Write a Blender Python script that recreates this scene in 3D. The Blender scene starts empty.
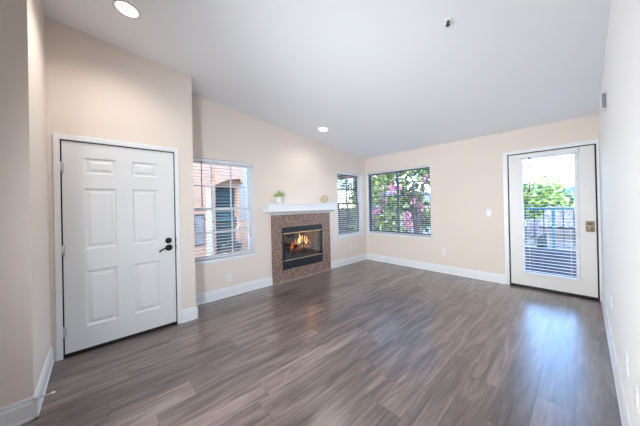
import bpy, bmesh, math, random
from mathutils import Vector, Matrix

random.seed(7)
SC = bpy.context.scene
COL = SC.collection

# ------------------------------------------------------------------ camera
F_PX, YAW, PITCH, ROLL, EYE = 242.543, -0.8273, 0.0034, -0.0214, 1.3748
fw = Vector((math.sin(YAW) * math.cos(PITCH), math.cos(YAW) * math.cos(PITCH), math.sin(PITCH)))
rt = Vector((math.cos(YAW), -math.sin(YAW), 0))
up = rt.cross(fw)
rt2 = rt * math.cos(ROLL) + up * math.sin(ROLL)
up2 = up * math.cos(ROLL) - rt * math.sin(ROLL)
cam = bpy.data.cameras.new('camera')
cam.sensor_fit = 'HORIZONTAL'
cam.sensor_width = 36
cam.lens = F_PX / 640 * 36
cam.shift_y = -8.27 / 640
cam.clip_start = 0.02
cam.clip_end = 400
camo = bpy.data.objects.new('camera', cam)
COL.objects.link(camo)
camo.matrix_world = Matrix(((rt2.x, up2.x, -fw.x, 0), (rt2.y, up2.y, -fw.y, 0), (rt2.z, up2.z, -fw.z, EYE), (0, 0, 0, 1)))
SC.camera = camo

# ------------------------------------------------------------------ world, sun, added fill lamps, exposure
W = bpy.data.worlds.new('sky')
SC.world = W
W.use_nodes = True
wn = W.node_tree.nodes
wl = W.node_tree.links
bg = wn['Background']
sky = wn.new('ShaderNodeTexSky')
sky.sky_type = 'NISHITA'
sky.sun_disc = False
sky.sun_elevation = math.radians(52)
sky.sun_rotation = math.radians(150)
sky.air_density = 1.0
sky.dust_density = 0.3
sky.ozone_density = 3.5
wl.new(sky.outputs['Color'], bg.inputs['Color'])
bg.inputs['Strength'].default_value = 2.5

sun = bpy.data.lights.new('sun', 'SUN')
sun.energy = 1.6
sun.angle = math.radians(0.6)
sun.color = (1.0, 0.95, 0.86)
suno = bpy.data.objects.new('sun', sun)
COL.objects.link(suno)
suno.rotation_euler = Vector((-0.50, 0.42, -0.80)).to_track_quat('-Z', 'Y').to_euler()

def area(name, loc, aim, sx, sy, watts, spread, col):
    L = bpy.data.lights.new(name, 'AREA')
    L.shape = 'RECTANGLE'; L.size = sx; L.size_y = sy; L.energy = watts; L.color = col
    L.spread = math.radians(spread)
    o = bpy.data.objects.new(name, L); COL.objects.link(o)
    o.location = loc
    o.rotation_euler = Vector(aim).to_track_quat('-Z', 'Z').to_euler()
area('rear_fill', (-1.78, -0.88, 1.20), (0.26, 1.0, -0.05), 0.5, 1.5, 40, 98, (0.90, 0.95, 1.0))  # added fill lamp behind the camera, unseen; the rear wall has no window
area('side_fill', (0.02, -0.90, 1.50), (-0.92, 1.12, -0.02), 0.24, 1.4, 44, 84, (0.82, 0.91, 1.0))  # second added fill lamp, bluish, unseen, aimed at the left wall

SC.view_settings.view_transform = 'Standard'
SC.view_settings.look = 'None'
SC.view_settings.gamma = 1
SC.view_settings.use_curve_mapping = False
SC.view_settings.exposure = 0.24

# ------------------------------------------------------------------ helpers
class MB:
    """collects vertices and faces, builds ONE mesh object"""
    def __init__(s):
        s.v, s.f, s.m, s.sm = [], [], [], []
        s.cur = 0
    def face(s, pts, smooth=False):
        b = len(s.v)
        s.v += [tuple(p) for p in pts]
        s.f.append(tuple(range(b, b + len(pts)))); s.m.append(s.cur); s.sm.append(smooth)
    def mesh(s, vs, fs, smooth=False):
        b = len(s.v)
        s.v += [tuple(p) for p in vs]
        for f in fs:
            s.f.append(tuple(b + i for i in f)); s.m.append(s.cur); s.sm.append(smooth)
    def box(s, x0, x1, y0, y1, z0, z1):
        vs = [(x, y, z) for x in (x0, x1) for y in (y0, y1) for z in (z0, z1)]
        s.mesh(vs, [(0, 1, 3, 2), (4, 6, 7, 5), (0, 4, 5, 1), (2, 3, 7, 6), (0, 2, 6, 4), (1, 5, 7, 3)])
        return s
    def tube(s, pts, r, n=10, cap=True, closed=False):
        pts = [Vector(p) for p in pts]
        k = len(pts)
        rs = r if isinstance(r, (list, tuple)) else [r] * k
        vs, fs = [], []
        for i, p in enumerate(pts):
            if closed:
                d = pts[(i + 1) % k] - pts[i - 1]
            else:
                d = pts[min(i + 1, k - 1)] - pts[max(i - 1, 0)]
            d.normalize()
            a = Vector((0, 0, 1)) if abs(d.z) < 0.9 else Vector((1, 0, 0))
            if closed:
                a = s.axis if hasattr(s, 'axis') else a
            u = d.cross(a).normalized(); w = d.cross(u)
            for j in range(n):
                t = 2 * math.pi * j / n
                vs.append(p + (u * math.cos(t) + w * math.sin(t)) * rs[i])
        for i in range(k if closed else k - 1):
            for j in range(n):
                fs.append((i * n + j, i * n + (j + 1) % n, ((i + 1) % k) * n + (j + 1) % n, ((i + 1) % k) * n + j))
        if cap and not closed:
            fs.append(tuple(range(n))); fs.append(tuple((k - 1) * n + j for j in range(n)))
        s.mesh(vs, fs, True)
        return s
    def lathe(s, prof, o=(0, 0, 0), axis=(0, 0, 1), n=24):
        ax = Vector(axis).normalized(); o = Vector(o)
        a = Vector((0, 0, 1)) if abs(ax.z) < 0.9 else Vector((1, 0, 0))
        u = ax.cross(a).normalized(); w = ax.cross(u)
        vs, fs = [], []
        for r, h in prof:
            for j in range(n):
                t = 2 * math.pi * j / n
                vs.append(o + ax * h + (u * math.cos(t) + w * math.sin(t)) * max(r, 1e-5))
        for i in range(len(prof) - 1):
            for j in range(n):
                fs.append((i * n + j, i * n + (j + 1) % n, (i + 1) * n + (j + 1) % n, (i + 1) * n + j))
        fs.append(tuple(range(n))); fs.append(tuple((len(prof) - 1) * n + j for j in range(n)))
        s.mesh(vs, fs, True)
        return s
    def prism(s, poly, a, b, fn):
        """polygon (p,q) swept from a to b; fn(t,p,q)->xyz"""
        k = len(poly)
        vs = [fn(a, p, q) for p, q in poly] + [fn(b, p, q) for p, q in poly]
        fs = [tuple(range(k)), tuple(range(2 * k - 1, k - 1, -1))]
        fs += [(i, (i + 1) % k, k + (i + 1) % k, k + i) for i in range(k)]
        s.mesh(vs, fs)
        return s
    def build(s, name, mat, parent=None, bevel=0, merge=True, origin=None):
        me = bpy.data.meshes.new(name)
        me.from_pydata(s.v, [], s.f)
        mats = mat if isinstance(mat, (list, tuple)) else [mat]
        for m in mats: me.materials.append(m)
        me.polygons.foreach_set('material_index', s.m)
        me.polygons.foreach_set('use_smooth', s.sm)
        if merge:
            bm = bmesh.new(); bm.from_mesh(me)
            bmesh.ops.remove_doubles(bm, verts=bm.verts, dist=1e-5)
            bmesh.ops.recalc_face_normals(bm, faces=bm.faces)
            bm.to_mesh(me); bm.free()
        if origin is not None:
            me.transform(Matrix.Translation(-Vector(origin)))
        o = bpy.data.objects.new(name, me)
        COL.objects.link(o)
        if origin is not None: o.location = origin
        if parent is not None:
            o.parent = parent
            o.matrix_parent_inverse = Matrix.Translation(-Vector(parent.location)) if parent.parent is None else Matrix.Identity(4)
        if bevel:
            b = o.modifiers.new('bevel', 'BEVEL'); b.width = bevel; b.segments = 2; b.limit_method = 'ANGLE'
            b.harden_normals = False
        return o

def tag(o, label, cat, group=None):
    o['label'] = label; o['category'] = cat
    if group: o['group'] = group
    return o
def thing(name, label, cat, loc, group=None):
    o = bpy.data.objects.new(name, None); COL.objects.link(o); o.location = loc
    o.empty_display_size = 0.05
    return tag(o, label, cat, group)
def struct_empty(name, loc):
    o = bpy.data.objects.new(name, None); COL.objects.link(o); o.location = loc
    o.empty_display_size = 0.05; o['kind'] = 'structure'
    return o
def struct(o):
    o['kind'] = 'structure'; return o
def box(name, b, mat, parent=None, bevel=0):
    return MB().box(*b).build(name, mat, parent, bevel)

# ------------------------------------------------------------------ materials
def new_mat(name):
    m = bpy.data.materials.new(name); m.use_nodes = True
    nt = m.node_tree
    return m, nt.nodes, nt.links, nt.nodes['Principled BSDF']
def N(nodes, t, **kw):
    n = nodes.new(t)
    for k, v in kw.items(): setattr(n, k, v)
    return n
def mat(name, col, rough=0.5, metal=0.0, noise=0.0, nscale=8, bump=0.0, bscale=60, spec=0.5, emit=None, es=0, trans=0):
    m, n, l, p = new_mat(name)
    p.inputs['Base Color'].default_value = (*col, 1)
    p.inputs['Roughness'].default_value = rough
    p.inputs['Metallic'].default_value = metal
    p.inputs['Specular IOR Level'].default_value = spec
    if emit:
        p.inputs['Emission Color'].default_value = (*emit, 1); p.inputs['Emission Strength'].default_value = es
    tc = N(n, 'ShaderNodeTexCoord')
    if noise:
        t = N(n, 'ShaderNodeTexNoise'); t.inputs['Scale'].default_value = nscale; t.inputs['Detail'].default_value = 4
        l.new(tc.outputs['Object'], t.inputs['Vector'])
        mx = N(n, 'ShaderNodeMix', data_type='RGBA')
        mx.inputs['A'].default_value = (*[c * (1 - noise) for c in col], 1)
        mx.inputs['B'].default_value = (*[min(1, c * (1 + noise)) for c in col], 1)
        l.new(t.outputs['Fac'], mx.inputs['Factor']); l.new(mx.outputs['Result'], p.inputs['Base Color'])
    if bump:
        t = N(n, 'ShaderNodeTexNoise'); t.inputs['Scale'].default_value = bscale; t.inputs['Detail'].default_value = 3
        l.new(tc.outputs['Object'], t.inputs['Vector'])
        b = N(n, 'ShaderNodeBump'); b.inputs['Strength'].default_value = bump; b.inputs['Distance'].default_value = 0.01
        l.new(t.outputs['Fac'], b.inputs['Height']); l.new(b.outputs['Normal'], p.inputs['Normal'])
    return m
def glass_mat(name, tint=(1, 1, 1), refl=0.9):
    m = bpy.data.materials.new(name); m.use_nodes = True
    n, l = m.node_tree.nodes, m.node_tree.links
    n.remove(n['Principled BSDF'])
    tr = N(n, 'ShaderNodeBsdfTransparent'); tr.inputs['Color'].default_value = (*tint, 1)
    gl = N(n, 'ShaderNodeBsdfGlossy'); gl.inputs['Roughness'].default_value = 0.02
    fr = N(n, 'ShaderNodeFresnel'); fr.inputs['IOR'].default_value = 1.45
    mu = N(n, 'ShaderNodeMath', operation='MULTIPLY'); mu.inputs[1].default_value = refl
    mx = N(n, 'ShaderNodeMixShader')
    l.new(fr.outputs[0], mu.inputs[0]); l.new(mu.outputs[0], mx.inputs[0])
    l.new(tr.outputs[0], mx.inputs[1]); l.new(gl.outputs[0], mx.inputs[2])
    l.new(mx.outputs[0], n['Material Output'].inputs['Surface'])
    return m
def emit_mat(name, col, s):
    m = bpy.data.materials.new(name); m.use_nodes = True
    n, l = m.node_tree.nodes, m.node_tree.links
    n.remove(n['Principled BSDF'])
    e = N(n, 'ShaderNodeEmission'); e.inputs['Color'].default_value = (*col, 1); e.inputs['Strength'].default_value = s
    l.new(e.outputs[0], n['Material Output'].inputs['Surface'])
    return m
def leaf_mat(name, col, tr=0.35):
    m, n, l, p = new_mat(name)
    p.inputs['Base Color'].default_value = (*col, 1); p.inputs['Roughness'].default_value = 0.6
    t = N(n, 'ShaderNodeBsdfTranslucent'); t.inputs['Color'].default_value = (*col, 1)
    mx = N(n, 'ShaderNodeMixShader'); mx.inputs[0].default_value = tr
    l.new(p.outputs[0], mx.inputs[1]); l.new(t.outputs[0], mx.inputs[2])
    l.new(mx.outputs[0], n['Material Output'].inputs['Surface'])
    return m

def floor_mat():
    m, n, l, p = new_mat('grey_brown_plank_floor')
    tc = N(n, 'ShaderNodeTexCoord'); sp = N(n, 'ShaderNodeSeparateXYZ'); l.new(tc.outputs['Object'], sp.inputs[0])
    def M(op, a, b=None):
        q = N(n, 'ShaderNodeMath', operation=op)
        for i, v in enumerate((a, b)):
            if v is None: continue
            if isinstance(v, (int, float)): q.inputs[i].default_value = v
            else: l.new(v, q.inputs[i])
        return q.outputs[0]
    xr = M('DIVIDE', M('ADD', sp.outputs['X'], 0.06), 0.19)
    row = M('FLOOR', xr); fx = M('FRACT', xr)
    wn1 = N(n, 'ShaderNodeTexWhiteNoise', noise_dimensions='1D'); l.new(row, wn1.inputs['W'])
    yu = M('ADD', M('DIVIDE', sp.outputs['Y'], 1.22), M('MULTIPLY', wn1.outputs['Value'], 7.0))
    cell = M('FLOOR', yu); fy = M('FRACT', yu)
    cv = N(n, 'ShaderNodeCombineXYZ'); l.new(row, cv.inputs[0]); l.new(cell, cv.inputs[1])
    wn2 = N(n, 'ShaderNodeTexWhiteNoise', noise_dimensions='3D'); l.new(cv.outputs[0], wn2.inputs['Vector'])
    # grain: stretched along the plank, shifted per plank
    gx = M('ADD', M('MULTIPLY', sp.outputs['X'], 14.0), M('MULTIPLY', wn2.outputs['Value'], 53.0))
    gy = M('ADD', M('MULTIPLY', sp.outputs['Y'], 1.5), M('MULTIPLY', wn2.outputs['Value'], 31.0))
    gv = N(n, 'ShaderNodeCombineXYZ'); l.new(gx, gv.inputs[0]); l.new(gy, gv.inputs[1])
    g1 = N(n, 'ShaderNodeTexNoise'); g1.inputs['Scale'].default_value = 1.0; g1.inputs['Detail'].default_value = 7; g1.inputs['Roughness'].default_value = 0.62
    g1.inputs['Distortion'].default_value = 0.9
    l.new(gv.outputs[0], g1.inputs['Vector'])
    gx2 = M('ADD', M('MULTIPLY', sp.outputs['X'], 70.0), M('MULTIPLY', wn2.outputs['Value'], 91.0))
    gv2 = N(n, 'ShaderNodeCombineXYZ'); l.new(gx2, gv2.inputs[0]); l.new(M('MULTIPLY', gy, 1.8), gv2.inputs[1])
    g2 = N(n, 'ShaderNodeTexNoise'); g2.inputs['Scale'].default_value = 1.0; g2.inputs['Detail'].default_value = 3
    l.new(gv2.outputs[0], g2.inputs['Vector'])
    rp = N(n, 'ShaderNodeValToRGB')
    e = rp.color_ramp.elements
    e[0].position = 0.32; e[0].color = (0.040, 0.027, 0.022, 1)
    e[1].position = 0.70; e[1].color = (0.325, 0.250, 0.222, 1)
    k = rp.color_ramp.elements.new(0.5); k.color = (0.150, 0.109, 0.096, 1)
    mixv = M('ADD', M('MULTIPLY', g1.outputs['Fac'], 0.72), M('MULTIPLY', g2.outputs['Fac'], 0.28))
    l.new(M('ADD', mixv, M('MULTIPLY', M('SUBTRACT', wn2.outputs['Value'], 0.5), 0.13)), rp.inputs[0])
    # seams
    ex = M('MINIMUM', fx, M('SUBTRACT', 1.0, fx)); ey = M('MULTIPLY', M('MINIMUM', fy, M('SUBTRACT', 1.0, fy)), 6.4)
    ed = M('MINIMUM', ex, ey)
    seam = M('LESS_THAN', ed, 0.012)
    mx = N(n, 'ShaderNodeMix', data_type='RGBA'); l.new(M('MULTIPLY', seam, 0.5), mx.inputs['Factor'])
    l.new(rp.outputs[0], mx.inputs['A']); mx.inputs['B'].default_value = (0.03, 0.023, 0.02, 1)
    l.new(mx.outputs['Result'], p.inputs['Base Color'])
    p.inputs['Roughness'].default_value = 0.30
    p.inputs['Specular IOR Level'].default_value = 0.8
    p.inputs['Coat Weight'].default_value = 0.6
    p.inputs['Coat Roughness'].default_value = 0.26
    b = N(n, 'ShaderNodeBump'); b.inputs['Strength'].default_value = 0.12; b.inputs['Distance'].default_value = 0.004
    l.new(M('SUBTRACT', g2.outputs['Fac'], seam), b.inputs['Height']); l.new(b.outputs['Normal'], p.inputs['Normal'])
    return m

def stone_mat():
    m, n, l, p = new_mat('speckled_brown_granite_tile')
    tc = N(n, 'ShaderNodeTexCoord')
    t1 = N(n, 'ShaderNodeTexNoise'); t1.inputs['Scale'].default_value = 38; t1.inputs['Detail'].default_value = 6; t1.inputs['Roughness'].default_value = 0.7
    v = N(n, 'ShaderNodeTexVoronoi'); v.inputs['Scale'].default_value = 65
    l.new(tc.outputs['Object'], t1.inputs['Vector']); l.new(tc.outputs['Object'], v.inputs['Vector'])
    rp = N(n, 'ShaderNodeValToRGB'); e = rp.color_ramp.elements
    e[0].position = 0.33; e[0].color = (0.075, 0.042, 0.032, 1)
    e[1].position = 0.68; e[1].color = (0.46, 0.33, 0.275, 1)
    k = rp.color_ramp.elements.new(0.5); k.color = (0.25, 0.155, 0.12, 1)
    a = N(n, 'ShaderNodeMath', operation='MULTIPLY_ADD'); a.inputs[1].default_value = 0.22
    sp = N(n, 'ShaderNodeSeparateColor'); l.new(v.outputs['Color'], sp.inputs[0])
    s2 = N(n, 'ShaderNodeMath', operation='SUBTRACT'); l.new(sp.outputs[0], s2.inputs[0]); s2.inputs[1].default_value = 0.5
    l.new(s2.outputs[0], a.inputs[0]); l.new(t1.outputs['Fac'], a.inputs[2]); l.new(a.outputs[0], rp.inputs[0])
    # 300 mm tile joints in the wall plane (y, z)
    q = N(n, 'ShaderNodeSeparateXYZ'); l.new(tc.outputs['Object'], q.inputs[0])
    def joint(sock, off):
        a1 = N(n, 'ShaderNodeMath', operation='ADD'); a1.inputs[1].default_value = off; l.new(sock, a1.inputs[0])
        d = N(n, 'ShaderNodeMath', operation='DIVIDE'); d.inputs[1].default_value = 0.305; l.new(a1.outputs[0], d.inputs[0])
        f = N(n, 'ShaderNodeMath', operation='FRACT'); l.new(d.outputs[0], f.inputs[0])
        c = N(n, 'ShaderNodeMath', operation='LESS_THAN'); c.inputs[1].default_value = 0.014; l.new(f.outputs[0], c.inputs[0])
        return c.outputs[0]
    j = N(n, 'ShaderNodeMath', operation='MAXIMUM'); l.new(joint(q.outputs['Y'], 10 - 2.825), j.inputs[0]); l.new(joint(q.outputs['Z'], 10 - 1.03), j.inputs[1])
    mx = N(n, 'ShaderNodeMix', data_type='RGBA'); l.new(j.outputs[0], mx.inputs['Factor']); l.new(rp.outputs[0], mx.inputs['A'])
    mx.inputs['B'].default_value = (0.30, 0.235, 0.205, 1)
    l.new(mx.outputs['Result'], p.inputs['Base Color']); p.inputs['Roughness'].default_value = 0.28
    return m

def roof_mat():
    m, n, l, p = new_mat('clay_roof_tile')
    tc = N(n, 'ShaderNodeTexCoord'); t = N(n, 'ShaderNodeTexNoise'); t.inputs['Scale'].default_value = 2.2; t.inputs['Detail'].default_value = 5
    l.new(tc.outputs['Object'], t.inputs['Vector'])
    rp = N(n, 'ShaderNodeValToRGB'); e = rp.color_ramp.elements
    e[0].position = 0.3; e[0].color = (0.09, 0.06, 0.045, 1); e[1].position = 0.7; e[1].color = (0.19, 0.155, 0.13, 1)
    l.new(t.outputs['Fac'], rp.inputs[0]); l.new(rp.outputs[0], p.inputs['Base Color']); p.inputs['Roughness'].default_value = 0.8
    return m

WALL = mat('cream_wall_paint', (0.815, 0.715, 0.638), 0.75, bump=0.05, bscale=90, spec=0.25)
WALLW = mat('pale_neutral_wall', (0.93, 0.925, 0.91), 0.75, bump=0.05, bscale=90, spec=0.25)  # right wall only; lighter and more neutral than WALL
CEIL = mat('white_ceiling_paint', (0.90, 0.91, 0.93), 0.85, bump=0.04, bscale=80, spec=0.2)
TRIM = mat('white_gloss_trim', (0.83, 0.84, 0.86), 0.35)
DOORP = mat('white_door_paint', (0.80, 0.80, 0.80), 0.4)
DOORC = mat('off_white_door_paint', (0.80, 0.78, 0.75), 0.4)
VINYL = mat('white_vinyl', (0.80, 0.81, 0.83), 0.4)
FRAME_DK = mat('dark_grey_window_frame', (0.06, 0.07, 0.09), 0.45, metal=0.0)  # dark grey tone for frames and muntins of the corner and back windows
SLAT = mat('white_blind_slat', (0.82, 0.83, 0.85), 0.45)
BLACK = mat('black_rubber', (0.008, 0.008, 0.009), 0.5)
BRONZE = mat('oil_rubbed_bronze', (0.018, 0.014, 0.012), 0.35, metal=0.6)
ABRASS = mat('antique_brass', (0.32, 0.25, 0.17), 0.4, metal=0.7, noise=0.25, nscale=30)
BRASS = mat('polished_brass', (0.75, 0.62, 0.42), 0.22, metal=1.0)
CHROME = mat('satin_nickel', (0.62, 0.62, 0.62), 0.3, metal=1.0)
FBLACK = mat('matt_black_steel', (0.013, 0.016, 0.022), 0.4, noise=0.1)
FBRICK = mat('sooty_firebrick', (0.045, 0.04, 0.04), 0.9, noise=0.5, nscale=12, bump=0.4, bscale=14)
BARK = mat('charred_bark', (0.075, 0.045, 0.03), 0.95, noise=0.75, nscale=20, bump=0.9, bscale=28)
PLASTIC = mat('white_plastic', (0.84, 0.84, 0.84), 0.35)
DARK = mat('dark_slot', (0.03, 0.03, 0.03), 0.6)
CERAM = mat('white_ceramic', (0.83, 0.82, 0.79), 0.3)
GOLD = mat('gold_wire', (0.80, 0.62, 0.33), 0.25, metal=1.0)
FLOOR = floor_mat()
STONE = stone_mat()
ROOF = roof_mat()
GLASS = glass_mat('window_glass', (0.97, 0.98, 0.98), 0.8)
FGLASS = glass_mat('fireplace_glass', (0.70, 0.72, 0.74), 1.6)
LAMP = emit_mat('lit_lamp_lens', (1.0, 0.97, 0.93), 9.0)
FLAME_Y = emit_mat('flame_yellow', (1.0, 0.62, 0.22), 2.6)
FLAME_O = emit_mat('flame_orange', (1.0, 0.20, 0.04), 1.3)
EMBER = emit_mat('glowing_ember', (1.0, 0.14, 0.03), 0.8)
STUCCO = mat('peach_stucco', (0.33, 0.195, 0.13), 0.9, noise=0.06, nscale=3, bump=0.25, bscale=40)
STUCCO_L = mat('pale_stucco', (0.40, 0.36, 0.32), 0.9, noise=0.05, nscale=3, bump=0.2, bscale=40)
MAUVE = mat('mauve_stucco', (0.17, 0.14, 0.145), 0.9, noise=0.08, nscale=4, bump=0.2, bscale=40)
KNEE = mat('dark_plum_siding', (0.035, 0.03, 0.042), 0.7, noise=0.2, nscale=6)
TEAL = mat('turquoise_paint', (0.025, 0.085, 0.10), 0.45)
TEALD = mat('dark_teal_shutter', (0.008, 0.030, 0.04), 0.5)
RAIL = mat('dark_teal_metal', (0.012, 0.025, 0.036), 0.4, metal=0.3)
DECK = mat('grey_deck', (0.11, 0.1, 0.1), 0.8, noise=0.2, nscale=5)
GROUND = mat('dry_ground', (0.12, 0.115, 0.07), 1.0, noise=0.4, nscale=1.2)
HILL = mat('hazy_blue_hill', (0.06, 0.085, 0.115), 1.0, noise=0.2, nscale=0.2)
TRUNK = mat('grey_bark', (0.17, 0.13, 0.11), 0.95, noise=0.4, nscale=14, bump=0.6, bscale=25)
LG = [leaf_mat('leaf_deep_green', (0.030, 0.072, 0.018)), leaf_mat('leaf_mid_green', (0.111, 0.204, 0.038)),
      leaf_mat('leaf_yellow_green', (0.340, 0.391, 0.076)), leaf_mat('leaf_pale', (0.578, 0.561, 0.272))]
PINK = [leaf_mat('bract_magenta', (0.561, 0.085, 0.289)), leaf_mat('bract_pink', (0.680, 0.230, 0.408)), leaf_mat('bract_peach', (0.680, 0.357, 0.238))]
DRYL = [leaf_mat('leaf_straw', (0.26, 0.20, 0.075)), leaf_mat('leaf_olive', (0.11, 0.11, 0.04)), leaf_mat('leaf_cream', (0.30, 0.255, 0.15)), leaf_mat('leaf_grey', (0.075, 0.078, 0.075))]
SHRUBL = [leaf_mat('shrub_grey_green', (0.060, 0.085, 0.064)), leaf_mat('shrub_dark', (0.025, 0.034, 0.030)), leaf_mat('shrub_silver', (0.170, 0.196, 0.170))]
PLANTL = [leaf_mat('succulent_green', (0.36, 0.52, 0.16)), leaf_mat('succulent_lime', (0.62, 0.70, 0.30)), leaf_mat('blossom_white', (0.85, 0.84, 0.74))]

# ------------------------------------------------------------------ room dimensions
XL, XE, XF, XR = -3.736, -3.300, -2.505, 0.154     # fireplace wall, entry wall, near left wall, right wall
YB, YE, YH, YR = 5.001, 0.893, -0.327, -1.10        # back wall, end of entry wall, hall return, rear wall
ZB, SL = 2.528, 0.1179
T = 0.16
def ztop(y): return ZB + SL * (YB - y)

def wall(name, fn, us, top, holes, m, thick=T, base=0.0):
    """fn(u,v,d)->xyz with d=0 the room face; us sorted end points; top(u)->height; holes (u0,u1,v0,v1)"""
    U = sorted(set(list(us) + [h[0] for h in holes] + [h[1] for h in holes]))
    V = sorted(set([base] + [h[2] for h in holes] + [h[3] for h in holes]))
    mb = MB()
    for i in range(len(U) - 1):
        u0, u1 = U[i], U[i + 1]
        for j in range(len(V)):
            v0 = V[j]
            last = j == len(V) - 1
            v1a, v1b = (top(u0), top(u1)) if last else (V[j + 1], V[j + 1])
            if not last and any(h[0] <= u0 and u1 <= h[1] and h[2] <= v0 and v1a <= h[3] for h in holes): continue
            for d in (0, thick):
                mb.face([fn(u0, v0, d), fn(u1, v0, d), fn(u1, v1b, d), fn(u0, v1a, d)])
        mb.face([fn(u0, top(u0), 0), fn(u1, top(u1), 0), fn(u1, top(u1), thick), fn(u0, top(u0), thick)])
        if not any(h[0] <= u0 and u1 <= h[1] and h[2] <= base for h in holes):
            mb.face([fn(u0, base, 0), fn(u1, base, 0), fn(u1, base, thick), fn(u0, base, thick)])
    for u in (U[0], U[-1]):
        mb.face([fn(u, base, 0), fn(u, top(u), 0), fn(u, top(u), thick), fn(u, base, thick)])
    for u0, u1, v0, v1 in holes:
        mb.face([fn(u0, v0, 0), fn(u0, v1, 0), fn(u0, v1, thick), fn(u0, v0, thick)])
        mb.face([fn(u1, v0, 0), fn(u1, v1, 0), fn(u1, v1, thick), fn(u1, v0, thick)])
        mb.face([fn(u0, v1, 0), fn(u1, v1, 0), fn(u1, v1, thick), fn(u0, v1, thick)])
        if v0 > base: mb.face([fn(u0, v0, 0), fn(u1, v0, 0), fn(u1, v0, thick), fn(u0, v0, thick)])
    return struct(mb.build(name, m))

W1 = (0.965, 1.930, 0.598, 2.108)     # near left window (y0,y1,z0,z1)
W2 = (3.975, 4.860, 0.668, 2.135)    # far left window
W3 = (-3.690, -2.112, 0.672, 2.160)    # back window (x0,x1,z0,z1)
FB = (2.460, 3.452, 0.215, 0.990)     # firebox opening
D1 = (-0.250, 0.690, 0.0, 2.050)     # entry door opening
D2 = (-0.848, 0.129, 0.0, 2.141)     # balcony door opening

fl = struct(MB().box(-3.95, 0.36, -1.3, 5.24, -0.12, 0).build('floor', FLOOR))
mb = MB()
cx0, cx1, cy0, cy1 = -3.95, 0.36, -1.3, 5.26
vs = []
for y in (cy0, cy1):
    for x in (cx0, cx1):
        vs += [(x, y, ztop(y)), (x, y, ztop(y) + 0.14)]
mb.mesh(vs, [(0, 2, 6, 4), (1, 5, 7, 3), (0, 1, 3, 2), (4, 6, 7, 5), (0, 4, 5, 1), (2, 3, 7, 6)])
struct(mb.build('ceiling', CEIL))
wall('wall_left', lambda u, v, d: (XL - d, u, v), (YE - T + 0.16, YB), lambda u: ztop(u) + .004, [W1, FB, W2], WALL)
wall('wall_entry', lambda u, v, d: (XE - d, u, v), (YH, YE), lambda u: ztop(u) + .004, [D1], WALL)
wall('wall_entry_return', lambda u, v, d: (u, YE - d, v), (XL - T, XE - T), lambda u: ztop(YE) + .002, [], WALL, T)
wall('wall_hall', lambda u, v, d: (u, YH - d, v), (XE - T, XF - T), lambda u: ztop(YH) + .002, [], WALL)
wall('wall_front_left', lambda u, v, d: (XF - d, u, v), (YR, YH), lambda u: ztop(u) + .004, [], WALL)
wall('wall_back', lambda u, v, d: (u, YB + d, v), (XL - T, XR + T), lambda u: ztop(YB) + .004, [W3, D2], WALL)
wall('wall_right', lambda u, v, d: (XR + d, u, v), (YR, YB), lambda u: ztop(u) + .004, [], WALLW)
wall('wall_rear', lambda u, v, d: (u, YR - d, v), (XF - T, XR + T), lambda u: ztop(YR) + .002, [], WALL)

# baseboards --------------------------------------------------------------
BH = 0.148
PROF = [(0, 0), (0.020, 0), (0.020, 0.012), (0.015, 0.020), (0.015, 0.108), (0.011, 0.118), (0.011, 0.135), (0.006, BH), (0, BH)]
def baseboard(name, a, b, fn): struct(MB().prism(PROF, a, b, fn).build(name, TRIM))
baseboard('baseboard_left', YE, 2.252, lambda t, p, q: (XL + p, t, q))
baseboard('baseboard_left_corner', 3.688, YB, lambda t, p, q: (XL + p, t, q))
baseboard('baseboard_back', XL + .0, -0.905, lambda t, p, q: (t, YB - p, q))
baseboard('baseboard_right', YR, YB, lambda t, p, q: (XR - p, t, q))
baseboard('baseboard_entry', 0.733, YE + 0.02, lambda t, p, q: (XE + p, t, q))
baseboard('baseboard_entry_return', XL + .02, XE + .02, lambda t, p, q: (t, YE + p, q))
baseboard('baseboard_hall', XE, XF + .02, lambda t, p, q: (t, YH + p, q))
baseboard('baseboard_front_left', YR, YH + .02, lambda t, p, q: (XF + p, t, q))

# ------------------------------------------------------------------ entry door
ed = struct_empty('door_1', (XE, 0.2, 0))
def panel_door_face(mb, fx, y0, y1, z0, z1, panels, back):
    """raised panels in the face at x=fx (looking from +x)"""
    ys = sorted({y0, y1} | {p[0] for p in panels} | {p[1] for p in panels})
    zs = sorted({z0, z1} | {p[2] for p in panels} | {p[3] for p in panels})
    for i in range(len(ys) - 1):
        for j in range(len(zs) - 1):
            a, b, c, d = ys[i], ys[i + 1], zs[j], zs[j + 1]
            if any(p[0] <= a and b <= p[1] and p[2] <= c and d <= p[3] for p in panels): continue
            mb.face([(fx, a, c), (fx, b, c), (fx, b, d), (fx, a, d)])
    for a, b, c, d in panels:
        rings = []
        for ins, dep in ((0, 0), (0.006, -0.004), (0.014, -0.013), (0.024, -0.014), (0.048, -0.004), (0.052, -0.003)):
            x = fx + dep
            rings.append([(x, a + ins, c + ins), (x, b - ins, c + ins), (x, b - ins, d - ins), (x, a + ins, d - ins)])
        for k in range(len(rings) - 1):
            for e in range(4):
                mb.face([rings[k][e], rings[k][(e + 1) % 4], rings[k + 1][(e + 1) % 4], rings[k + 1][e]])
        mb.face(rings[-1])
    for p, q in (((y0, z0), (y1, z0)), ((y1, z0), (y1, z1)), ((y1, z1), (y0, z1)), ((y0, z1), (y0, z0))):
        mb.face([(fx, *p), (fx, *q), (back, *q), (back, *p)])
    mb.face([(back, y0, z0), (back, y1, z0), (back, y1, z1), (back, y0, z1)])
EX = XE - 0.006
pl = []
for a, b in ((-0.092, 0.152), (0.283, 0.522)):
    pl += [(a, b, 0.245, 0.785), (a, b, 0.995, 1.595), (a, b, 1.735, 1.895)]
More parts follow.
